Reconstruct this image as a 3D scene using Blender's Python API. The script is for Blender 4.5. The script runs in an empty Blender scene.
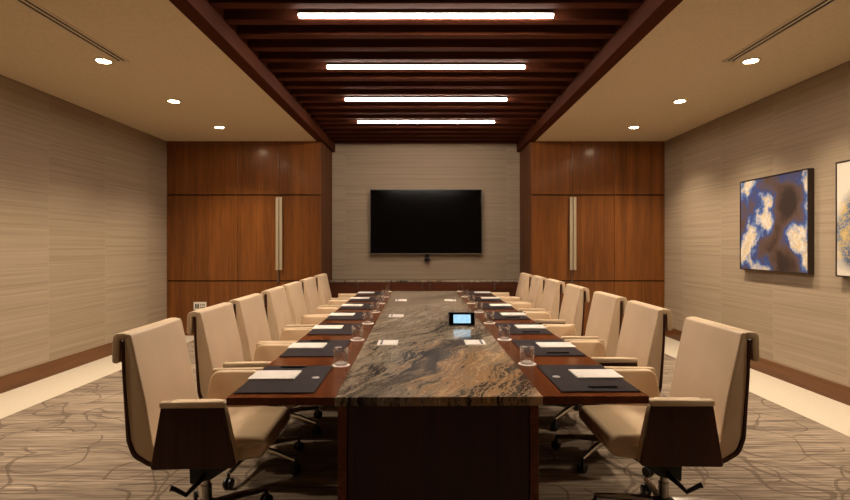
import bpy, bmesh, math, random
from mathutils import Vector, Matrix
random.seed(7)
S = bpy.context.scene
COL = S.collection
PI = math.pi

# ------------------------------------------------------------------ materials
def lin(c):
    return tuple(((v/255)/12.92 if v/255 <= .04045 else (((v/255)+.055)/1.055)**2.4) for v in c) + (1,)

class NT:
    def __init__(s, name):
        s.m = bpy.data.materials.new(name); s.m.use_nodes = True
        s.t = s.m.node_tree; s.b = s.t.nodes['Principled BSDF']
    def n(s, typ, **kw):
        x = s.t.nodes.new(typ)
        for k, v in kw.items():
            if k in x.inputs: x.inputs[k].default_value = v
            else: setattr(x, k, v)
        return x
    def l(s, a, b): s.t.links.new(a, b)
    def set(s, **kw):
        for k, v in kw.items(): s.b.inputs[k.replace('_', ' ')].default_value = v
        return s
    def coords(s, scale=(1, 1, 1), rot=(0, 0, 0), loc=(0, 0, 0)):
        tc = s.n('ShaderNodeTexCoord'); mp = s.n('ShaderNodeMapping')
        mp.inputs['Scale'].default_value = scale; mp.inputs['Rotation'].default_value = rot
        mp.inputs['Location'].default_value = loc
        s.l(tc.outputs['Object'], mp.inputs['Vector']); return mp.outputs['Vector']
    def noise(s, vec, scale=1, detail=4, rough=.55, dist=0):
        x = s.n('ShaderNodeTexNoise'); x.inputs['Scale'].default_value = scale
        x.inputs['Detail'].default_value = detail; x.inputs['Roughness'].default_value = rough
        x.inputs['Distortion'].default_value = dist
        s.l(vec, x.inputs['Vector']); return x
    def ramp(s, fac, stops, interp='LINEAR'):
        r = s.n('ShaderNodeValToRGB'); e = r.color_ramp.elements; r.color_ramp.interpolation = interp
        while len(e) < len(stops): e.new(.5)
        for i, (p, c) in enumerate(stops):
            e[i].position = p; e[i].color = c if len(c) == 4 else lin(c)
        s.l(fac, r.inputs['Fac']); return r.outputs['Color']
    def math(s, op, a, b=None, c=None):
        x = s.n('ShaderNodeMath', operation=op)
        for i, v in enumerate((a, b, c)):
            if v is None: continue
            if isinstance(v, (int, float)): x.inputs[i].default_value = v
            else: s.l(v, x.inputs[i])
        return x.outputs[0]
    def mix(s, fac, a, b, blend='MIX'):
        x = s.n('ShaderNodeMix', data_type='RGBA', blend_type=blend)
        for sock, v in ((x.inputs['Factor'], fac), (x.inputs['A'], a), (x.inputs['B'], b)):
            if isinstance(v, (int, float)): sock.default_value = v
            elif isinstance(v, tuple): sock.default_value = v if len(v) == 4 else lin(v)
            else: s.l(v, sock)
        return x.outputs['Result']
    def base(s, c): s.l(c, s.b.inputs['Base Color']); return s
    def bump(s, h, strength=.2, dist=.01):
        b = s.n('ShaderNodeBump'); b.inputs['Strength'].default_value = strength; b.inputs['Distance'].default_value = dist
        s.l(h, b.inputs['Height']); s.l(b.outputs['Normal'], s.b.inputs['Normal'])

W, B4 = (1, 1, 1, 1), (0, 0, 0, 1)

def plain(name, c, rough=.5, metal=0, **kw):
    t = NT(name)
    v = t.coords(); n = t.noise(v, 35, 3)
    c0 = tuple(max(0, x-5) for x in c); c1 = tuple(min(255, x+4) for x in c)
    t.base(t.ramp(n.outputs['Fac'], [(.3, c0), (.7, c1)]))
    t.set(Roughness=rough, Metallic=metal, **kw); return t.m

def emit(name, c, strength):
    t = NT(name); t.set(Base_Color=(.8, .8, .8, 1), Emission_Color=c, Emission_Strength=strength); return t.m

def wood(name, dark, mid, light, axis='z', rough=.3, coat=.25, fine=60, coarse=9, spec=.35):
    t = NT(name)
    k = {'z': (1, 1, .04), 'y': (1, .04, 1), 'x': (.04, 1, 1)}[axis]
    v1 = t.coords(scale=tuple(q*fine for q in k)); v2 = t.coords(scale=tuple(q*coarse for q in k))
    a = t.noise(v1, 1, 5, .6, .3); b = t.noise(v2, 1, 3, .5, .6)
    f = t.math('ADD', t.math('MULTIPLY', a.outputs['Fac'], .5), t.math('MULTIPLY', b.outputs['Fac'], .5))
    t.base(t.ramp(f, [(.33, dark), (.5, mid), (.68, light)]))
    t.set(Roughness=rough, Coat_Weight=coat, Coat_Roughness=.15, Specular_IOR_Level=spec)
    return t.m

def fabric_wall(name, axis):
    # horizontally streaked wall covering in sheets about 1.1 m wide; each sheet has its own streaks
    t = NT(name)
    tc = t.n('ShaderNodeTexCoord'); sp = t.n('ShaderNodeSeparateXYZ'); t.l(tc.outputs['Object'], sp.inputs[0])
    u = sp.outputs['Y'] if axis == 'y' else sp.outputs['X']; z = sp.outputs['Z']
    off, per = (5.66, 1.0) if axis == 'y' else (-1.39, 2.78)
    q = t.math('DIVIDE', t.math('SUBTRACT', u, off), per)
    cell = t.math('FLOOR', q); fr = t.math('FRACT', q)
    cb = t.n('ShaderNodeCombineXYZ')
    t.l(t.math('ADD', t.math('MULTIPLY', u, .28), t.math('MULTIPLY', cell, 17.3)), cb.inputs[0])
    t.l(t.math('MULTIPLY', z, 34), cb.inputs[1]); t.l(t.math('MULTIPLY', cell, 3.7), cb.inputs[2])
    n1 = t.noise(cb.outputs[0], 1, 5, .6, .4)
    cb2 = t.n('ShaderNodeCombineXYZ')
    t.l(t.math('ADD', t.math('MULTIPLY', u, .9), t.math('MULTIPLY', cell, 9.1)), cb2.inputs[0])
    t.l(t.math('MULTIPLY', z, 150), cb2.inputs[1])
    n2 = t.noise(cb2.outputs[0], 1, 2)
    f = t.math('ADD', t.math('MULTIPLY', n1.outputs['Fac'], .7), t.math('MULTIPLY', n2.outputs['Fac'], .3))
    c = t.ramp(f, [(.32, (137, 120, 100)), (.5, (155, 137, 115)), (.68, (168, 150, 128))])
    wn = t.n('ShaderNodeTexWhiteNoise', noise_dimensions='1D'); t.l(cell, wn.inputs['W'])
    c = t.mix(t.math('MULTIPLY', wn.outputs['Value'], .25), c, (128, 110, 88))
    seam = t.math('LESS_THAN', fr, .008 if axis == 'y' else .003)
    c = t.mix(t.math('MULTIPLY', seam, .5), c, (164, 147, 122))
    t.base(c); t.set(Roughness=.75, Specular_IOR_Level=.25)
    t.bump(f, .15, .004)
    return t.m

def carpet_mat():
    t = NT('carpet_weave')
    v = t.coords(scale=(2.0, 52, 1)); a = t.noise(v, 1, 4, .6)
    v2 = t.coords(scale=(5, 120, 1)); b = t.noise(v2, 1, 2)
    v3 = t.coords(scale=(.8, 5, 1)); g = t.noise(v3, 1, 3)
    f = t.math('ADD', t.math('MULTIPLY', a.outputs['Fac'], .55), t.math('ADD', t.math('MULTIPLY', b.outputs['Fac'], .2), t.math('MULTIPLY', g.outputs['Fac'], .25)))
    c = t.ramp(f, [(.36, (69, 58, 50)), (.46, (106, 92, 79)), (.55, (136, 120, 104)), (.66, (164, 147, 128))])
    # curling vine lines: rings and wandering stems in darker yarn
    pv = t.coords(scale=(1, 1, 0)); w = t.noise(pv, 2.2, 2)
    wv = t.n('ShaderNodeVectorMath', operation='MULTIPLY_ADD')
    t.l(w.outputs['Color'], wv.inputs[0]); wv.inputs[1].default_value = (.2, .2, 0); t.l(pv, wv.inputs[2])
    vo = t.n('ShaderNodeTexVoronoi', feature='F1', voronoi_dimensions='2D'); vo.inputs['Scale'].default_value = 1.55
    vo.inputs['Randomness'].default_value = .85; t.l(wv.outputs[0], vo.inputs['Vector'])
    ring = t.math('LESS_THAN', t.math('ABSOLUTE', t.math('SUBTRACT', vo.outputs['Distance'], .34)), .013)
    gate = t.math('GREATER_THAN', t.noise(pv, 1.9, 1).outputs['Fac'], .40)
    ring = t.math('MULTIPLY', ring, gate)
    st = t.noise(t.coords(scale=(1, 1, 0), loc=(5, 2, 0)), 1.05, 1.5)
    stem = t.math('LESS_THAN', t.math('ABSOLUTE', t.math('SUBTRACT', st.outputs['Fac'], .5)), .0045)
    st2 = t.noise(t.coords(scale=(1, 1, 0), loc=(15, 8, 0)), 1.3, 1.2)
    stem2 = t.math('LESS_THAN', t.math('ABSOLUTE', t.math('SUBTRACT', st2.outputs['Fac'], .47)), .0045)
    line = t.math('MAXIMUM', ring, t.math('MAXIMUM', stem, stem2))
    fz = t.noise(t.coords(scale=(60, 60, 1)), 1, 2)
    line = t.math('MULTIPLY', line, t.math('ADD', .3, t.math('MULTIPLY', fz.outputs['Fac'], .75)))
    c = t.mix(t.math('MULTIPLY', line, .85), c, (70, 58, 48))
    t.base(c); t.set(Roughness=.95, Specular_IOR_Level=.1)
    t.bump(b.outputs['Fac'], .3, .004)
    return t.m

def stone_mat(name):
    t = NT(name)
    pv = t.coords()
    lw = t.noise(pv, 1.1, 2, .5); mw = t.noise(pv, 5, 3, .55)
    off = t.n('ShaderNodeVectorMath', operation='MULTIPLY_ADD')
    t.l(lw.outputs['Color'], off.inputs[0]); off.inputs[1].default_value = (.42, .42, 0); t.l(pv, off.inputs[2])
    of2 = t.n('ShaderNodeVectorMath', operation='MULTIPLY_ADD')
    t.l(mw.outputs['Color'], of2.inputs[0]); of2.inputs[1].default_value = (.085, .085, 0); t.l(off.outputs[0], of2.inputs[2])
    r = t.n('ShaderNodeMapping'); r.inputs['Rotation'].default_value = (0, 0, math.radians(24)); t.l(of2.outputs[0], r.inputs['Vector'])
    def flow(scale, loc=(0, 0, 0)):
        m = t.n('ShaderNodeMapping'); m.inputs['Scale'].default_value = scale; m.inputs['Location'].default_value = loc
        t.l(r.outputs[0], m.inputs['Vector']); return m.outputs['Vector']
    big = t.noise(flow((3.2, .55, 1)), 1, 2, .5)
    mid = t.noise(flow((24, 3.2, 3), (3, 1, 0)), 1, 4, .6, .4)
    fine = t.noise(flow((85, 14, 10), (7, 4, 0)), 1, 3, .65, .6)
    grain = t.noise(pv, 70, 3, .7)
    f = t.math('ADD', t.math('MULTIPLY', big.outputs['Fac'], .27), t.math('ADD', t.math('MULTIPLY', mid.outputs['Fac'], .32), t.math('ADD', t.math('MULTIPLY', fine.outputs['Fac'], .28), t.math('MULTIPLY', grain.outputs['Fac'], .16))))
    f = t.math('ADD', t.math('MULTIPLY', t.math('SUBTRACT', f, .5), 2.25), .5)
    grey = t.ramp(f, [(.34, (52, 48, 46)), (.42, (88, 79, 70)), (.475, (158, 142, 120)), (.505, (112, 101, 88)), (.54, (176, 158, 132)), (.575, (122, 109, 93)), (.65, (178, 162, 140))])
    rust = t.ramp(f, [(.37, (52, 40, 30)), (.44, (128, 94, 60)), (.48, (184, 146, 102)), (.51, (140, 96, 56)), (.545, (190, 150, 104)), (.58, (142, 100, 60)), (.66, (196, 160, 118))])
    # rust colour gathers towards the near right corner of the slab
    sp = t.n('ShaderNodeSeparateXYZ'); t.l(of2.outputs[0], sp.inputs[0])
    dx = t.math('SUBTRACT', sp.outputs['X'], .48); dy = t.math('SUBTRACT', sp.outputs['Y'], .75)
    d = t.math('ADD', t.math('MULTIPLY', t.math('MULTIPLY', dx, dx), 4.0), t.math('MULTIPLY', t.math('MULTIPLY', dy, dy), .9))
    msk = t.math('ADD', t.math('SUBTRACT', 1.0, d), t.math('MULTIPLY', t.math('SUBTRACT', mid.outputs['Fac'], .5), 2.6))
    mr = t.n('ShaderNodeMapRange'); mr.inputs['From Min'].default_value = .3; mr.inputs['From Max'].default_value = 1.1
    t.l(msk, mr.inputs['Value'])
    c = t.mix(t.math('MULTIPLY', mr.outputs[0], .9), grey, rust)
    # a dark slate band running diagonally from the near left corner
    bx = t.math('SUBTRACT', sp.outputs['X'], t.math('ADD', t.math('MULTIPLY', sp.outputs['Y'], .42), -.16))
    bm = t.math('ADD', t.math('ABSOLUTE', bx), t.math('MULTIPLY', t.math('SUBTRACT', mid.outputs['Fac'], .5), .28))
    br = t.n('ShaderNodeMapRange'); br.inputs['From Min'].default_value = .13; br.inputs['From Max'].default_value = .03
    t.l(bm, br.inputs['Value'])
    fade = t.n('ShaderNodeMapRange'); fade.inputs['From Min'].default_value = 2.6; fade.inputs['From Max'].default_value = 1.6
    t.l(sp.outputs['Y'], fade.inputs['Value'])
    c = t.mix(t.math('MULTIPLY', t.math('MULTIPLY', br.outputs[0], fade.outputs[0]), .85), c, t.ramp(f, [(.42, (34, 32, 33)), (.58, (92, 86, 80))]))
    t.base(c); t.set(Roughness=.09, Specular_IOR_Level=.28)
    return t.m

def leather(name, c, rough=.45, spec=.35):
    t = NT(name)
    v = t.coords(); n = t.noise(v, 160, 2); n2 = t.noise(v, 4, 2)
    c0 = tuple(x-5 for x in c); c1 = tuple(min(255, x+4) for x in c)
    t.base(t.ramp(n2.outputs['Fac'], [(.3, c0), (.7, c1)]))
    t.set(Roughness=rough, Specular_IOR_Level=spec); t.bump(n.outputs['Fac'], .08, .002); return t.m

def art_mat(name, kind):
    t = NT(name)
    v = t.coords(); w = t.noise(v, 3.0, 4, .6)
    off = t.n('ShaderNodeVectorMath', operation='MULTIPLY_ADD')
    t.l(w.outputs['Color'], off.inputs[0]); off.inputs[1].default_value = (.25, .25, .25); t.l(v, off.inputs[2])
    if kind == 1:
        a = t.noise(off.outputs[0], 3.0, 5, .55)
        sx = t.n('ShaderNodeSeparateXYZ'); t.l(off.outputs[0], sx.inputs[0])
        fld = t.math('ADD', .49, t.math('MULTIPLY', t.math('SUBTRACT', a.outputs['Fac'], .5), .8))
        for by, bz, amp, sg in ((.34, .15, -.13, .2), (-.24, .15, -.26, .24), (0, -.30, -.17, .18), (-.19, -.44, -.17, .2), (.05, .25, .17, .16),
                                (.34, -.32, .17, .22), (-.43, -.28, .17, .18), (0, .0, .10, .1), (-.46, .45, .10, .15), (.40, .42, .12, .15)):
            ay = t.math('SUBTRACT', sx.outputs['Y'], by+.125); az = t.math('SUBTRACT', sx.outputs['Z'], bz+.125)
            r2 = t.math('ADD', t.math('MULTIPLY', ay, ay), t.math('MULTIPLY', az, az))
            fld = t.math('ADD', fld, t.math('MULTIPLY', t.math('POWER', 2.718, t.math('MULTIPLY', r2, -1/sg**2)), amp))
        c = t.ramp(fld, [(.26, (46, 33, 29)), (.38, (84, 64, 55)), (.44, (80, 70, 84)), (.49, (44, 66, 128)), (.535, (116, 138, 182)), (.59, (212, 206, 198)), (.68, (186, 172, 148)), (.80, (150, 128, 100))])
        g = t.noise(v, 2.1, 2); sp = t.noise(v, 45, 2)
        gm = t.math('MULTIPLY', t.math('GREATER_THAN', sp.outputs['Fac'], .5), t.math('GREATER_THAN', fld, .53))
        c = t.mix(t.math('MULTIPLY', gm, .7), c, (206, 178, 122))
    else:
        sx = t.n('ShaderNodeSeparateXYZ'); t.l(off.outputs[0], sx.inputs[0])
        dy = t.math('SUBTRACT', sx.outputs['Y'], .16); dz = t.math('SUBTRACT', sx.outputs['Z'], .02)
        d = t.math('SQRT', t.math('ADD', t.math('MULTIPLY', dy, dy), t.math('MULTIPLY', t.math('MULTIPLY', dz, dz), 1.8)))
        a = t.noise(off.outputs[0], 5, 4)
        blob = t.ramp(a.outputs['Fac'], [(.35, (48, 66, 104)), (.5, (104, 120, 142)), (.58, (176, 152, 98)), (.7, (206, 196, 176))])
        mr = t.n('ShaderNodeMapRange'); mr.inputs['From Min'].default_value = .62; mr.inputs['From Max'].default_value = .5
        t.l(d, mr.inputs['Value'])
        c = t.mix(mr.outputs[0], (206, 196, 182), blob)
        sp = t.noise(v, 60, 2)
        gm = t.math('MULTIPLY', t.math('GREATER_THAN', sp.outputs['Fac'], .54), mr.outputs[0])
        c = t.mix(t.math('MULTIPLY', gm, .75), c, (196, 164, 98))
    t.base(c); t.set(Roughness=.5); return t.m

M = {}
M['wall_y'] = fabric_wall('streaked_wall_covering', 'y')
M['wall_x'] = fabric_wall('streaked_wall_covering_screen', 'x')
M['paint'] = plain('ceiling_paint', (220, 202, 170), .85)
M['carpet'] = carpet_mat()
M['border'] = plain('pale_stone_border', (186, 174, 156), .45)
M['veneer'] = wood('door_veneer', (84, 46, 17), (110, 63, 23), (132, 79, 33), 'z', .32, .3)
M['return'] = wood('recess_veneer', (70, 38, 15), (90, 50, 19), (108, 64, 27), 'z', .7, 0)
M['credenza'] = wood('credenza_wood', (66, 30, 13), (84, 40, 17), (100, 52, 24), 'x', .4, .1)
M['baseboard'] = wood('baseboard_wood', (76, 44, 20), (96, 58, 27), (110, 68, 34), 'y', .4, .1)
M['table_wood'] = wood('table_wood', (84, 42, 19), (108, 56, 27), (130, 73, 39), 'y', .16, 0, spec=.3)
M['base_wood'] = wood('pedestal_wood', (42, 19, 11), (58, 27, 15), (74, 36, 20), 'z', .35, .2)  # wood colour darkened to carry the light falling off at the pedestal
M['slat'] = wood('slat_wood', (60, 28, 16), (80, 40, 23), (96, 51, 32), 'x', .85, 0, spec=.08)
M['beam'] = wood('beam_wood', (58, 26, 10), (72, 33, 13), (84, 41, 17), 'y', .8, 0, spec=.08)
M['void'] = plain('black_ceiling_void', (14, 10, 9), .95)
M['stone'] = stone_mat('river_granite')
M['cream'] = leather('cream_leather', (222, 196, 162), .42)
M['shell'] = wood('dark_shell', (54, 26, 13), (66, 33, 17), (78, 40, 22), 'z', .4, .1, 40)
M['black'] = plain('black_plastic', (18, 17, 17), .4)
M['alu'] = plain('polished_aluminium', (190, 186, 180), .22, 1)
M['nickel'] = plain('brushed_nickel', (206, 192, 164), .42, .75)
M['blot'] = leather('charcoal_leather', (50, 42, 43), .7, .12)
M['paper'] = plain('white_paper', (236, 228, 218), .8)
M['coast'] = plain('white_coaster', (246, 238, 226), .8)
M['silver'] = plain('silver_emblem', (200, 196, 190), .35, .6)
M['screen'] = plain('black_screen', (5, 4, 5), .1, Specular_IOR_Level=.25)
M['trim'] = plain('grey_trim', (110, 104, 98), .35, .6)
M['white'] = plain('white_plate', (222, 214, 200), .5)
M['fix'] = plain('white_fixture', (214, 200, 174), .5)
M['frame'] = plain('dark_bronze_frame', (40, 26, 20), .4)
M['art1'] = art_mat('abstract_wash', 1); M['art2'] = art_mat('abstract_bloom', 2)
t = NT('clear_glass')
lw = t.n('ShaderNodeLayerWeight'); lw.inputs['Blend'].default_value = .5
tr = t.n('ShaderNodeBsdfTransparent'); tr.inputs['Color'].default_value = (.97, .975, .97, 1)
gl = t.n('ShaderNodeBsdfGlass'); gl.inputs['Roughness'].default_value = 0; gl.inputs['IOR'].default_value = 1.45
mx = t.n('ShaderNodeMixShader'); t.l(t.math('ADD', .2, t.math('MULTIPLY', lw.outputs['Facing'], .7)), mx.inputs['Fac'])
t.l(tr.outputs[0], mx.inputs[1]); t.l(gl.outputs[0], mx.inputs[2])
t.l(mx.outputs[0], t.t.nodes['Material Output'].inputs['Surface']); M['glass'] = t.m
M['tube'] = emit('linear_light_diffuser', (1, .84, .71, 1), 42)
M['lens'] = emit('downlight_lens', (1, .83, .58, 1), 40)
t = NT('lit_touch_screen')
n = t.noise(t.coords(), 30, 2)
c = t.ramp(n.outputs['Fac'], [(.35, (150, 205, 235)), (.65, (190, 225, 240))])
t.set(Base_Color=(.02, .02, .02, 1), Emission_Strength=.6, Roughness=.3); t.l(c, t.b.inputs['Emission Color']); M['lit'] = t.m

# ------------------------------------------------------------------ mesh helpers
def finish(name, bm, mat, parent=None, smooth=True, angle=35):
    bmesh.ops.recalc_face_normals(bm, faces=bm.faces)
    me = bpy.data.meshes.new(name); bm.to_mesh(me); bm.free()
    if smooth:
        me.polygons.foreach_set('use_smooth', [True]*len(me.polygons))
        me.set_sharp_from_angle(angle=math.radians(angle))
    for m_ in (mat if isinstance(mat, (list, tuple)) else [mat]): me.materials.append(m_)
    o = bpy.data.objects.new(name, me); COL.objects.link(o)
    if parent: o.parent = parent
    if smooth and mat is not M.get('cream'):
        wn = o.modifiers.new('weighted_normal', 'WEIGHTED_NORMAL'); wn.keep_sharp = True; wn.weight = 100
    return o

def merge(dst, src):
    me = bpy.data.meshes.new('tmp'); src.to_mesh(me); src.free(); dst.from_mesh(me); bpy.data.meshes.remove(me)

def box(bm, x0, x1, y0, y1, z0, z1, bev=0, seg=2, mtx=None):
    b = bmesh.new(); bmesh.ops.create_cube(b, size=1)
    for v in b.verts: v.co = Vector(((x0+x1)/2+v.co.x*(x1-x0), (y0+y1)/2+v.co.y*(y1-y0), (z0+z1)/2+v.co.z*(z1-z0)))
    if bev: bmesh.ops.bevel(b, geom=b.edges[:], offset=bev, segments=seg, affect='EDGES', profile=.5)
    if mtx: b.transform(mtx)
    merge(bm, b); return bm

def rpoly(pts, seg=5):
    out = []; n = len(pts)
    for i, p in enumerate(pts):
        r = p[2] if len(p) > 2 else 0
        P = Vector((p[0], p[1]))
        if r <= 0: out.append((P.x, P.y)); continue
        A = Vector(pts[i-1][:2]); Bq = Vector(pts[(i+1) % n][:2])
        a = (A-P).normalized(); b = (Bq-P).normalized()
        ang = a.angle(b); d = min(r/math.tan(ang/2), .49*(A-P).length, .49*(Bq-P).length); r = d*math.tan(ang/2)
        c = P + (a+b).normalized()*(r/math.sin(ang/2))
        s, e = P+a*d-c, P+b*d-c
        a0 = math.atan2(s.y, s.x); a1 = math.atan2(e.y, e.x)
        da = (a1-a0+PI) % (2*PI)-PI
        for k in range(seg+1):
            th = a0+da*k/seg; out.append((c.x+r*math.cos(th), c.y+r*math.sin(th)))
    return out

def prism(bm, poly, a0, a1, plane='xz', bev=0, seg=3, mtx=None):
    """extrude a 2-D outline along the remaining axis, rounding both rims by bev"""
    b = bmesh.new()
    def P(u, v, a):
        return {'xz': (u, a, v), 'xy': (u, v, a), 'yz': (a, u, v)}[plane]
    lo = [b.verts.new(P(u, v, a0)) for u, v in poly]; hi = [b.verts.new(P(u, v, a1)) for u, v in poly]
    n = len(poly)
    f0 = b.faces.new(lo); f1 = b.faces.new(hi[::-1])
    for i in range(n): b.faces.new((lo[i], hi[i], hi[(i+1) % n], lo[(i+1) % n]))
    bmesh.ops.recalc_face_normals(b, faces=b.faces)
    if bev:
        bmesh.ops.bevel(b, geom=list(f0.edges)+list(f1.edges), offset=bev, segments=seg, affect='EDGES', profile=.5, clamp_overlap=True)
    if mtx: b.transform(mtx)
    merge(bm, b); return bm

def tube(bm, pts, r, n=10, cap=True):
    pts = [Vector(p) for p in pts]; rings = []
    rs = r if isinstance(r, (list, tuple)) else [r]*len(pts)
    for i, p in enumerate(pts):
        d = (pts[min(i+1, len(pts)-1)]-pts[max(i-1, 0)]).normalized()
        up = Vector((0, 0, 1)) if abs(d.z) < .9 else Vector((1, 0, 0))
        s = d.cross(up).normalized(); u = s.cross(d)
        rings.append([bm.verts.new(p+(s*math.cos(2*PI*k/n)+u*math.sin(2*PI*k/n))*rs[i]) for k in range(n)])
    for i in range(len(rings)-1):
        for k in range(n): bm.faces.new((rings[i][k], rings[i][(k+1) % n], rings[i+1][(k+1) % n], rings[i+1][k]))
    if cap: bm.faces.new(rings[0][::-1]); bm.faces.new(rings[-1])
    return bm

def lathe(bm, prof, n=32, closed=False, mtx=None):
    b = bmesh.new(); rings = []
    for r, z in prof:
        if r < 1e-6: rings.append([b.verts.new((0, 0, z))])
        else: rings.append([b.verts.new((r*math.cos(2*PI*k/n), r*math.sin(2*PI*k/n), z)) for k in range(n)])
    for i in range(len(rings)-1):
        A, C = rings[i], rings[i+1]
        for k in range(n):
            k2 = (k+1) % n
            if len(A) == 1 and len(C) == 1: continue
            if len(A) == 1: b.faces.new((A[0], C[k], C[k2]))
            elif len(C) == 1: b.faces.new((A[k], C[0], A[k2]))
            else: b.faces.new((A[k], C[k], C[k2], A[k2]))
    if mtx: b.transform(mtx)
    merge(bm, b); return bm

def tag(o, label=None, cat=None, group=None, kind=None):
    for k, v in (('label', label), ('category', cat), ('group', group), ('kind', kind)):
        if v: o[k] = v
    return o

def empty(name, loc=(0, 0, 0), rz=0):
    o = bpy.data.objects.new(name, None); COL.objects.link(o); o.empty_display_size = .1
    o.location = loc; o.rotation_euler = (0, 0, rz); return o

def struct(name, bm, mat, parent=None):
    o = finish(name, bm, mat, parent)
    if parent is None: o['kind'] = 'structure'
    return o

KIDS = {}
def kids(o): return [c for c in bpy.data.objects if c.parent is o]
def copy_tree(o, parent=None):
    c = o.copy(); COL.objects.link(c)
    if parent: c.parent = parent
    for ch in KIDS.setdefault(o.name, kids(o)): copy_tree(ch, c)
    return c

# ------------------------------------------------------------------ room numbers (camera at the origin looking along +y)
XL, XR = -4.03, 3.71
YB, YREC, YF = 8.236, 9.15, -1.7
ZC, ZS = 3.02, 3.144
RX = 1.62
T = .1

def q(*a): return box(bmesh.new(), *a)
struct('floor', q(-3.435, 3.10, YF, YREC, -.05, 0), M['carpet'])
struct('trim_1', q(XL, -3.435, YF, YB, -.05, .001), M['border'])
struct('trim_2', q(3.10, XR, YF, YB, -.05, .001), M['border'])
struct('wall_left', q(XL-T, XL, YF, YB+.1, -.05, 3.5), M['wall_y'])
struct('wall_right', q(XR, XR+T, YF, YB+.1, -.05, 3.5), M['wall_y'])
struct('wall_rear', q(XL-T, XR+T, YF-T, YF, -.05, 3.5), M['wall_x'])
struct('wall_screen', q(-RX-.02, RX+.02, YREC, YREC+T, -.05, 3.5), M['wall_x'])
struct('baseboard_left', box(bmesh.new(), XL, XL+.016, YF, YB, 0, .159, .003), M['baseboard'])
struct('baseboard_right', box(bmesh.new(), XR-.016, XR, YF, YB, 0, .159, .003), M['baseboard'])
cl = q(XL-T, -1.692, YF-T, YB+.1, ZC, ZC+.06); box(cl, 1.692, XR+T, YF-T, YB+.1, ZC, ZC+.06)
struct('ceiling', cl, M['paint'])
struct('ceiling_void', q(-RX-.12, RX+.12, YF-T, YREC+T, 3.46, 3.5), M['void'])

# back wall: veneered boards with dark reveals, and two pairs of full height doors
def backing(name, x0, x1): struct(name, q(x0, x1, YB+.03, YB+.08, 0, ZC), M['void'])
backing('wall_back_left', XL, -RX-.03); backing('wall_back_right', RX+.03, XR)
XD0, XD1 = 2.275, 2.925
g, hg = .003, .009
def boards(name, spans, z0, z1):
    b = bmesh.new()
    for x0, x1 in spans: box(b, x0+g, x1-g, YB, YB+.03, z0, z1, .002, 1)
    return struct(name, b, M['veneer'])
boards('trim_3', [(XL, -XD1), (-XD1, -XD0), (-XD0, -RX-.02)], 2.185+hg, ZC)
boards('trim_4', [(RX+.02, XD0), (XD0, XD1), (XD1, XR)], 2.185+hg, ZC)
fb = bmesh.new()
for z0, z1 in ((0, .848-hg), (.848+hg, 2.185-hg)): box(fb, XL+g, -XD1-g, YB, YB+.03, z0, z1, .002, 1)
struct('trim_5', fb, M['veneer'])
fb = bmesh.new()
for z0, z1 in ((0, .848-hg), (.848+hg, 2.185-hg)): box(fb, XD1+g, XR-g, YB, YB+.03, z0, z1, .002, 1)
struct('trim_6', fb, M['veneer'])
def door(n, x0, x1, hx):
    b = bmesh.new()
    for z0, z1 in ((.006, .848-hg), (.848+hg, 2.185-hg)): box(b, x0+g, x1-g, YB, YB+.03, z0, z1, .002, 1)
    d = struct('door_%d' % n, b, M['veneer'])
    s = 1 if hx > (x0+x1)/2 else -1       # which edge carries the pull
    a0, a1 = sorted((hx-s*.006, hx-s*.050))
    p = bmesh.new(); box(p, a0, a1, YB-.045, YB-.033, 1.02, 2.15, .003, 2)
    for z in (1.12, 2.05): box(p, (a0+a1)/2-.008, (a0+a1)/2+.008, YB-.034, YB, z-.012, z+.012)
    pull = finish('door_pull', p, M['nickel'], d)
    if s > 0:
        r = bmesh.new(); tube(r, [(hx-.014, YB-.03, 1.03), (hx-.014, YB-.03, .835)], .008, 10)
        box(r, hx-.045, hx+.0, YB-.036, YB, .832, .846, .003)
        finish('lock_rod', r, M['trim'], d)
door(1, -XD1, -XD0, -XD0); door(2, -XD0, -RX-.02, -XD0)
door(3, RX+.02, XD0, XD0); door(4, XD0, XD1, XD0)
# returns of the screen recess
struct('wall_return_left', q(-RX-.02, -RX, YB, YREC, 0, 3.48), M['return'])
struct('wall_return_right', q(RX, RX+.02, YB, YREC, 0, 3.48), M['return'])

# ------------------------------------------------------------------ slatted ceiling canopy
can = empty('slatted_canopy', (0, 4, ZC))
tag(can, 'dark wood slatted canopy in a beamed frame running above the table', 'ceiling canopy')
def cpart(name, bm, mat):
    bm.transform(Matrix.Translation((0, -4, -ZC))); return finish(name, bm, mat, can)
for s in (-1, 1):
    x0, x1 = sorted((s*1.565, s*1.69))
    cpart('side_beam', box(bmesh.new(), x0, x1, YF+.01, YREC-.001, ZC-.012, 3.45, .003, 1), M['beam'])
sl0, sp = 3.859, .2865
k0 = -14
sb = box(bmesh.new(), -1.562, 1.562, -.045, .045, 0, .15, .003, 1)
me = None
for k in range(k0, 20):
    y = sl0+sp*k
    if y > YREC-.06: break
    if y < YF+.1: continue
    if me is None:
        o = cpart('slat', sb, M['slat']); me = o
        o.location = (0, y, ZS)
    else:
        o = me.copy(); COL.objects.link(o); o.location = (0, y, ZS)


ORD = ['nearest the camera', 'second from the camera', 'third from the camera', 'fourth from the camera',
       'fifth from the camera', 'sixth from the camera', 'farthest from the camera']
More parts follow.
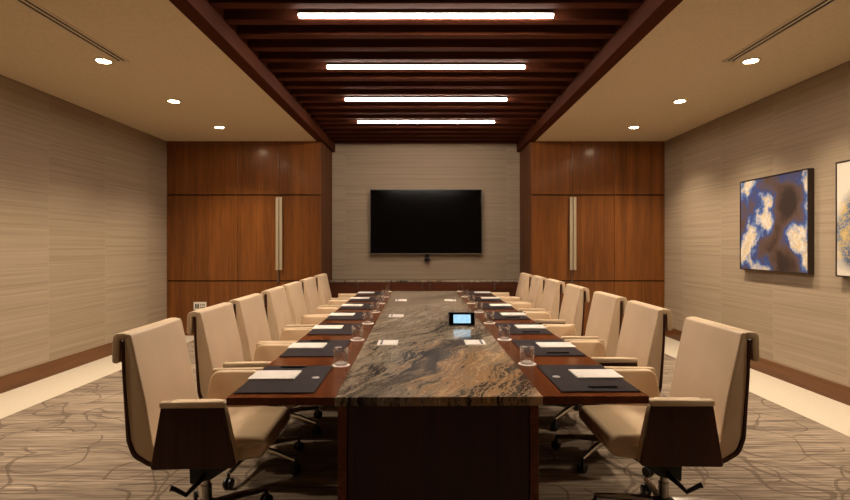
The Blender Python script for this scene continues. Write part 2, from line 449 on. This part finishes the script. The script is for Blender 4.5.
# linear lights hung in every fourth gap
def linear_light(y, label):
    e = empty('linear_light', (0, y, ZS-.03)); tag(e, label, 'ceiling light', 'linear lights in the slatted canopy')
    h = bmesh.new(); box(h, -.965, .965, -.028, .028, .03, .10, .003, 1)
    for x in (-.6, .6): box(h, x-.01, x+.01, -.01, .01, .10, .315)
    finish('housing', h, M['black'], e)
    finish('diffuser', box(bmesh.new(), -.96, .96, -.021, .021, .008, .03, .005, 2), M['tube'], e)
LL = ['glowing white linear light nearest the camera, topmost and longest of four', 'glowing white linear light second from the top under the slats',
      'glowing white linear light third from the top under the slats', 'glowing white linear light farthest away, lowest and shortest of four']
for i in range(4): linear_light(4.002+1.146*i, LL[i])
linear_light(4.002-1.146, 'glowing white linear light overhead, just above the top of the frame')

# ------------------------------------------------------------------ recessed downlights and air slots
def downlight(x, y, label, grp, power):
    e = empty('recessed_downlight', (x, y, ZC)); tag(e, label, 'ceiling light', grp)
    finish('trim_ring', lathe(bmesh.new(), [(.082, 0), (.082, -.004), (.076, -.007), (.060, -.006), (.058, 0), (.082, 0)], 32), M['fix'], e)
    finish('lens', lathe(bmesh.new(), [(0, -.006), (.040, -.0055), (.057, -.002), (.057, 0), (0, 0)], 32), M['lens'], e)
    L = bpy.data.lights.new('downlight_lamp', 'SPOT'); L.energy = power; L.color = (1, .83, .62)
    L.spot_size = math.radians(118); L.spot_blend = .9; L.shadow_soft_size = .05
    lo = bpy.data.objects.new('downlight_lamp', L); COL.objects.link(lo); lo.location = (x, y, ZC-.02)
PW = 120
for sd, x, grp in (('left', -2.83, 'downlights in the left ceiling'), ('right', 2.85, 'downlights in the right ceiling')):
    for i, (y, w) in enumerate(((4.65, 'nearest the camera, beside the air slot'), (5.95, 'middle one of the row of three'), (7.26, 'farthest one, close to the wood panelled wall'))):
        downlight(x, y, 'small round recessed downlight in the %s ceiling, %s' % (sd, w), grp, PW)
    for y, w in ((3.35, 'overhead near the table front'), (2.05, 'just ahead of the camera')):
        downlight(x, y, 'recessed downlight in the %s ceiling outside the frame, %s' % (sd, w), grp, PW*(1 if y > 3 else .6))

def air_slot(x, label):
    e = empty('linear_air_diffuser', (x, 3.69, ZC)); tag(e, label, 'air vent', 'linear air slots in the ceiling')
    f = bmesh.new()
    for a, b_ in ((-.055, -.032), (-.010, .010), (.032, .055)): box(f, a, b_, -1.05, .97, -.006, 0, .001, 1)
    for y in (-1.05, .95): box(f, -.055, .055, y, y+.02, -.006, 0)
    finish('frame', f, M['fix'], e)
    finish('slot', box(bmesh.new(), -.05, .05, -1.04, .96, -.002, 0), M['void'], e)
air_slot(-2.66, 'long narrow two slot air vent in the ceiling on the left')
air_slot(2.66, 'long narrow two slot air vent in the ceiling on the right')

# ------------------------------------------------------------------ screen, camera, credenza, outlet
tv = empty('television', (0, YREC-.115, 1.81)); tag(tv, 'large black wall mounted flat television switched off between the wood panels', 'television')
finish('screen', box(bmesh.new(), -.945, .945, -.004, .004, -.540, .540), M['screen'], tv)
f = bmesh.new()
box(f, -.957, .957, 0, .05, -.558, -.540, .002, 1); box(f, -.957, .957, 0, .05, .540, .552, .002, 1)
box(f, -.957, -.945, 0, .05, -.558, .552, .002, 1); box(f, .945, .957, 0, .05, -.558, .552, .002, 1)
box(f, -.947, .947, .005, .05, -.52, .52)
finish('bezel', f, M['trim'], tv)
b = bmesh.new(); box(b, -.35, .35, .05, .1, -.25, .25, .004, 1); finish('wall_bracket', b, M['black'], tv)
cam_o = empty('conference_camera', (.02, YREC-.06, 1.155)); tag(cam_o, 'small black conference camera on the wall just under the television', 'camera')
finish('body', box(bmesh.new(), -.05, .05, -.045, .03, -.02, .035, .012, 3), M['black'], cam_o)
finish('lens', lathe(bmesh.new(), [(0, .03), (.02, .03), (.024, 0), (0, 0)], 20, mtx=Matrix.Translation((0, -.044, .008)) @ Matrix.Rotation(PI/2, 4, 'X')), M['screen'], cam_o)
b = bmesh.new(); box(b, -.018, .018, -.01, .06, .035, .09, .004, 1); box(b, -.035, .035, .045, .06, -.03, .09)
finish('mount', b, M['black'], cam_o)

cr = empty('credenza', (0, 8.93, 0)); tag(cr, 'long low dark wood credenza under a thin stone top below the television', 'cabinet')
finish('body', box(bmesh.new(), -1.61, 1.61, -.185, .215, .08, .795, .002, 1), M['credenza'], cr)
finish('plinth', box(bmesh.new(), -1.59, 1.59, -.14, .215, 0, .08), M['black'], cr)
finish('stone_top', box(bmesh.new(), -1.615, 1.615, -.21, .217, .795, .825, .003, 1), M['stone'], cr)
for i in range(4):
    x0 = -1.61+.805*i
    d = finish('door', box(bmesh.new(), x0+.004, x0+.801, -.205, -.186, .09, .785, .002, 1), M['credenza'], cr)
    hx = x0+(.49 if i in (0, 1) else .29)
    hx = [-1.13, -.06, .06, 1.13][i]
    h = bmesh.new(); box(h, hx-.035, hx+.035, -.226, -.218, .762, .772, .002, 1); box(h, hx-.006, hx+.006, -.222, -.204, .68, .77, .002, 1)
    finish('pull', h, M['trim'], d)

ow = empty('wall_outlet', (-3.51, YB-.001, .458)); tag(ow, 'white wall outlet plate low on the left wood panelling behind the chairs', 'outlet')
finish('plate', box(bmesh.new(), -.10, .10, -.006, 0, -.065, .065, .003, 2), M['white'], ow)
b = bmesh.new()
for x in (-.062, -.028): box(b, x-.012, x+.012, -.0085, -.005, -.035, .035, .002, 1)
finish('socket', b, M['black'], ow)
b = bmesh.new()
for x in (.012, .042, .068):
    for z in (-.02, .02): box(b, x-.009, x+.009, -.0085, -.005, z-.013, z+.013, .002, 1)
finish('data_port', b, M['trim'], ow)

# ------------------------------------------------------------------ pictures on the right wall
def picture(y0, y1, z0, z1, art, label):
    e = empty('framed_picture', (XR, (y0+y1)/2, (z0+z1)/2)); tag(e, label, 'picture', 'framed abstract paintings on the right wall')
    hy, hz = (y1-y0)/2, (z1-z0)/2
    f = bmesh.new(); w = .012
    for a in ((-hy, -hy+w, -hz, hz), (hy-w, hy, -hz, hz), (-hy+w, hy-w, -hz, -hz+w), (-hy+w, hy-w, hz-w, hz)):
        box(f, -.062, -.002, *a, .0015, 1)
    finish('frame', f, M['frame'], e)
    finish('canvas', box(bmesh.new(), -.056, -.004, -hy+w, hy-w, -hz+w, hz-w), art, e)
picture(5.06, 6.163, 1.125, 2.14, M['art1'], 'square framed abstract canvas in blue, brown and white on the right wall')
picture(3.62, 4.724, 1.125, 2.14, M['art2'], 'framed pale abstract canvas with gold and blue bloom, cut by the right edge')

# ------------------------------------------------------------------ the table and its own frame of reference
TX, TY, TR = .0566, 2.309, .0151
TM = Matrix.Translation((TX, TY, 0)) @ Matrix.Rotation(TR, 4, 'Z')
def tp(lx, ly, z=0): return TM @ Vector((lx, ly, z))
TL, HW, HS = 5.38, .9235, .454
tb = empty('conference_table', (TX, TY, 0), TR); tag(tb, 'long wooden conference table with a polished grey brown stone inlay', 'table')
for s in (-1, 1):
    x0, x1 = sorted((s*HS, s*HW))
    finish('wooden_wing', box(bmesh.new(), x0, x1, .003, TL, .705, .74, .003, 2), M['table_wood'], tb)
finish('stone_inlay', box(bmesh.new(), -HS, HS, 0, TL, .700, .7405, .002, 1), M['stone'], tb)
finish('pedestal', box(bmesh.new(), -.405, .405, .055, TL-.06, .02, .70, .002, 1), M['base_wood'], tb)
for sx in (-1, 1):
    for y in (.045, TL-.085):
        x0, x1 = sorted((sx*.408, sx*.447))
        finish('corner_post', box(bmesh.new(), x0, x1, y, y+.04, 0, .70, .002, 1), M['table_wood'], tb)
    x0, x1 = sorted((sx*.405, sx*.437))
    finish('side_panel', box(bmesh.new(), x0, x1, .09, TL-.09, .02, .70), M['base_wood'], tb)
finish('plinth', box(bmesh.new(), -.39, .39, .075, TL-.08, 0, .02), M['black'], tb)

# ------------------------------------------------------------------ chairs (local +x faces the table)
def make_chair():
    r = empty('conference_chair')
    up = Matrix.Translation((.012, 0, .037))
    # back cushion, running down behind the seat inside the shell
    pc = rpoly([(-.246, .972, .02), (-.181, .676, .5), (-.150, .48, .02), (-.10, .40, .01), (-.160, .398, .06), (-.224, .44, .06), (-.247, .50, .1), (-.272, .76, .3), (-.274, .95), (-.276, .970, .006)])
    finish('back_cushion', prism(bmesh.new(), pc, -.262, .262, 'xz', .016, 4, mtx=up), M['cream'], r)
    ps = rpoly([(-.274, .942), (-.267, .77, .3), (-.249, .50, .1), (-.226, .438, .06), (-.160, .396, .06), (.15, .392), (.15, .380), (-.165, .380, .07), (-.241, .425, .07), (-.265, .495, .1), (-.282, .77, .3), (-.289, .942)])
    finish('back_shell', prism(bmesh.new(), ps, -.266, .266, 'xz', .003, 1, mtx=up), M['shell'], r)
    ph = rpoly([(-.264, .943, .003), (-.264, .974, .010), (-.324, .972, .026), (-.328, .84, .016), (-.298, .84, .012), (-.294, .943, .006)])
    finish('headrest_flap', prism(bmesh.new(), ph, -.263, .263, 'xz', .010, 3, mtx=up), M['cream'], r)
    pz = rpoly([(-.17, .396), (.22, .386, .05), (.320, .40, .04), (.356, .455, .04), (.336, .497, .035), (.2, .503, .2), (-.19, .49)])
    st = finish('seat', prism(bmesh.new(), pz, -.236, .236, 'xz', .022, 4, mtx=up), M['cream'], r)
    pb = tube(bmesh.new(), [(-.16, -.2355, .452), (.2, -.2365, .452), (.325, -.225, .448), (.354, -.19, .446), (.356, 0, .446), (.354, .19, .446), (.325, .225, .448), (.2, .2365, .452), (-.16, .2355, .452)], .0035, 6); pb.transform(up)
    finish('piping', pb, M['cream'], st)
    for s in (-1, 1):
        pp = rpoly([(-.090, .662), (.176, .662, .01), (.230, .392, .01), (-.136, .388, .01)])
        y0, y1 = sorted((s*.296, s*.316))
        ap = finish('arm_panel', prism(bmesh.new(), pp, y0, y1, 'xz', .002, 1, mtx=up), M['shell'], r)
        pl = rpoly([(-.082, .680, .05), (.166, .680, .05), (.184, .62, .05), (.232, .396, .012), (-.138, .39, .01)])
        y0, y1 = sorted((s*.252, s*.296))
        finish('arm_lining', prism(bmesh.new(), pl, y0, y1, 'xz', .020, 5, mtx=up), M['cream'], ap)
        pk = rpoly([(-.094, .657, .006), (-.094, .684, .008), (.178, .687, .010), (.190, .677, .01), (.184, .657, .006)])
        y0, y1 = sorted((s*.290, s*.326))
        finish('arm_pad', prism(bmesh.new(), pk, y0, y1, 'xz', .008, 3, mtx=up), M['cream'], ap)
    pm = rpoly([(-.06, .382), (.20, .382, .005), (.22, .365, .01), (.05, .25, .03), (-.055, .225, .01)])
    me_ = finish('tilt_mechanism', prism(bmesh.new(), pm, -.10, .10, 'xz', .008, 2, mtx=up), M['black'], r)
    for s in (-1, 1):
        lv = tube(bmesh.new(), [(.01, s*.09, .27), (.01, s*.13, .26), (-.0, s*.17, .255), (-.03, s*.20, .225), (-.075, s*.22, .262), (-.09, s*.225, .268)], [.012, .012, .012, .011, .011, .014], 8)
        lv.transform(up); finish('lever', lv, M['black'], me_)
    finish('column', lathe(bmesh.new(), [(0, .10), (.025, .10), (.025, .22), (.018, .22), (.018, .27), (0, .27)], 20), M['alu'], r)
    bs = finish('base_hub', lathe(bmesh.new(), [(0, .085), (.045, .085), (.055, .1), (.05, .135), (.034, .145), (0, .145)], 24), M['black'], r)
    for k in range(5):
        a = math.radians(46+72*k); R = Matrix.Rotation(a, 4, 'Z')
        l = bmesh.new(); tube(l, [(.03, 0, .115), (.18, 0, .108), (.33, 0, .085)], [.024, .019, .013], 8)
        l.transform(R); lg = finish('base_leg', l, M['alu'], r)
        c = bmesh.new()
        for s in (-1, 1):
            lathe(c, [(0, -.009), (.026, -.009), (.030, -.005), (.030, .005), (.026, .009), (0, .009)], 18, mtx=Matrix.Translation((.33, s*.015, .030)) @ Matrix.Rotation(PI/2, 4, 'X'))
        tube(c, [(.33, 0, .03), (.33, 0, .085)], .008, 8)
        box(c, .318, .342, -.022, .022, .025, .04)
        c.transform(R); finish('caster', c, M['black'], lg)
    return r
chair = make_chair()
CHL = [(2.635, 1.125), (3.40, 1.124), (4.08, 1.114), (4.85, 1.095), (5.52, 1.08), (6.32, 1.08), (7.17, 1.11)]
CHR = [(2.63, 1.12), (3.49, 1.155), (4.24, 1.175), (5.13, 1.18), (5.97, 1.185), (6.67, 1.17), (7.33, 1.14)]
first = True
for side, s, ys in (('left', -1, CHL), ('right', 1, CHR)):
    for i, (y, lx) in enumerate(ys):
        c = chair if first else copy_tree(chair); first = False
        p = tp(s*max(lx, 1.135), y-TY); c.location = (p.x, p.y, 0)
        c.rotation_euler = (0, 0, TR + (0 if s < 0 else PI) + math.radians(-s*1.0 if i == 0 else random.uniform(-1.2, 1.2)))
        tag(c, 'cream leather swivel armchair on the %s side of the table, %s' % (side, ORD[i]), 'chair', 'chairs along the %s side of the table' % side)

# ------------------------------------------------------------------ things laid on the table
ZT = .7402
def make_blotter():
    e = empty('desk_blotter')
    finish('pad', box(bmesh.new(), -.178, .178, -.262, .262, 0, .007, .002, 2), M['blot'], e)
    finish('emblem', lathe(bmesh.new(), [(0, .0088), (.017, .0088), (.019, .0078), (.019, .0065), (0, .0065)], 24, mtx=Matrix.Translation((-.135, .0, 0))), M['silver'], e)
    return e
def make_pad():
    b = bmesh.new(); box(b, -.113, .113, -.085, .085, 0, .006, .0008, 1)
    e = empty('notepad'); finish('pages', b, M['paper'], e)
    finish('card_backing', box(bmesh.new(), -.114, .114, -.086, .086, -.001, .0002), M['trim'], e); return e
def make_pen():
    e = empty('pen')
    finish('barrel', tube(bmesh.new(), [(-.07, 0, .0055), (-.062, 0, .0055), (.05, 0, .0055), (.066, 0, .0055), (.07, 0, .0055)], [.003, .0052, .0052, .003, .001], 10), M['black'], e)
    finish('clip', box(bmesh.new(), -.066, -.025, -.0012, .0012, .0105, .0118), M['trim'], e); return e
def make_glass():
    e = finish('water_glass', lathe(bmesh.new(), [(0, 0), (.034, 0), (.037, .003), (.041, .093), (.040, .095), (.0387, .093), (.0352, .012), (.030, .009), (0, .009)], 36), M['glass']); return e
def make_coaster():
    return finish('coaster', lathe(bmesh.new(), [(0, 0), (.049, 0), (.05, .0008), (.05, .0022), (.049, .003), (0, .003)], 36), M['coast'])
protos = dict(blot=make_blotter(), pad=make_pad(), pen=make_pen(), glass=make_glass(), coast=make_coaster())
used = set()
def place(kind, lx, ly, z, rz, label, cat, grp):
    o = protos[kind]
    if kind in used: o = copy_tree(o)
    used.add(kind)
    p = tp(lx, ly, z); o.location = p; o.rotation_euler = (0, 0, TR+rz); tag(o, label, cat, grp)
    return o
for side, s in (('left', -1), ('right', 1)):
    for i in range(7):
        w = ORD[i]; ly = .32+.777*i; rz = 0 if s > 0 else PI
        j = math.radians(random.uniform(-.6, .6))
        place('blot', s*.732, ly, ZT, rz+j, 'charcoal leather desk blotter on the %s side of the table, %s' % (side, w), 'desk pad', 'blotters on the %s side' % side)
        place('pad', s*.806, ly+.04, ZT+.0085, rz+j*2, 'white notepad lying on the %s side blotter %s' % (side, w), 'notepad', 'notepads on the %s blotters' % side)
        place('pen', s*.755, ly-s*.21, ZT+.0073, (0 if s < 0 else PI)+math.radians(random.uniform(-1.5, 1.5)), 'slim black pen lying on the %s side blotter %s' % (side, w), 'pen', 'pens on the %s blotters' % side)
        gy = .626+.777*i+random.uniform(-.01, .01)
        place('coast', s*.516, gy, ZT, 0, 'round white coaster under a glass on the %s side, %s' % (side, w), 'coaster', 'coasters along the %s side' % side)
        place('glass', s*.516, gy+.004, ZT+.0032, random.uniform(0, 3), 'clear empty water glass on a coaster, %s side, %s' % (side, w), 'glass', 'water glasses along the %s side' % side)

def make_memo():
    e = empty('memo_card')
    finish('paper', box(bmesh.new(), -.068, .068, -.085, .085, 0, .005, .0008, 1), M['paper'], e)
    finish('band', box(bmesh.new(), -.047, -.034, -.075, .07, .0045, .009, .001, 1), M['black'], e); return e
protos['memo'] = make_memo()
for side, s in (('left', -1), ('right', 1)):
    for i, ly in enumerate((1.28, 2.66, 4.07)):
        place('memo', s*.295, ly, ZT+.0006, 0 if s < 0 else PI, 'white memo card with black strip on the stone, %s side, %s' % (side, ('nearest the camera', 'middle of three', 'farthest from the camera')[i]), 'memo card', 'memo cards down the stone inlay')

p = tp(.267, 2.01, ZT+.0005)
tc = empty('touch_panel', p, TR); tag(tc, 'small black tabletop touch panel with a glowing pale blue screen', 'touch panel')
tilt = Matrix.Translation((0, 0, .004)) @ Matrix.Rotation(math.radians(-18), 4, 'X')
finish('case', box(bmesh.new(), -.112, .112, 0, .014, 0, .116, .004, 2, tilt), M['trim'], tc)
finish('bezel', box(bmesh.new(), -.104, .104, -.002, .002, .006, .110, .001, 1, tilt), M['screen'], tc)
finish('display', box(bmesh.new(), -.068, .072, -.0032, -.0018, .022, .092, 0, 1, tilt), M['lit'], tc)
sf = prism(bmesh.new(), [(.0, 0), (.075, 0), (.045, .07), (.03, .07)], -.05, .05, 'yz'); finish('stand', sf, M['trim'], tc)

# ------------------------------------------------------------------ camera, world, view
cd = bpy.data.cameras.new('camera'); co = bpy.data.objects.new('camera', cd); COL.objects.link(co)
co.location = (0, 0, 1.4); co.rotation_euler = (PI/2, 0, 0)
cd.sensor_width = 36; cd.lens = 530/850*36
cd.shift_x = -1/850; cd.shift_y = -4.5/850; cd.clip_start = .05
S.camera = co
w = bpy.data.worlds.new('world'); w.use_nodes = True; S.world = w
w.node_tree.nodes['Background'].inputs['Color'].default_value = (.02, .016, .012, 1)
w.node_tree.nodes['Background'].inputs['Strength'].default_value = .2
S.view_settings.view_transform = 'Standard'; S.view_settings.look = 'None'
S.view_settings.exposure = .95; S.view_settings.gamma = 1; S.view_settings.use_curve_mapping = False
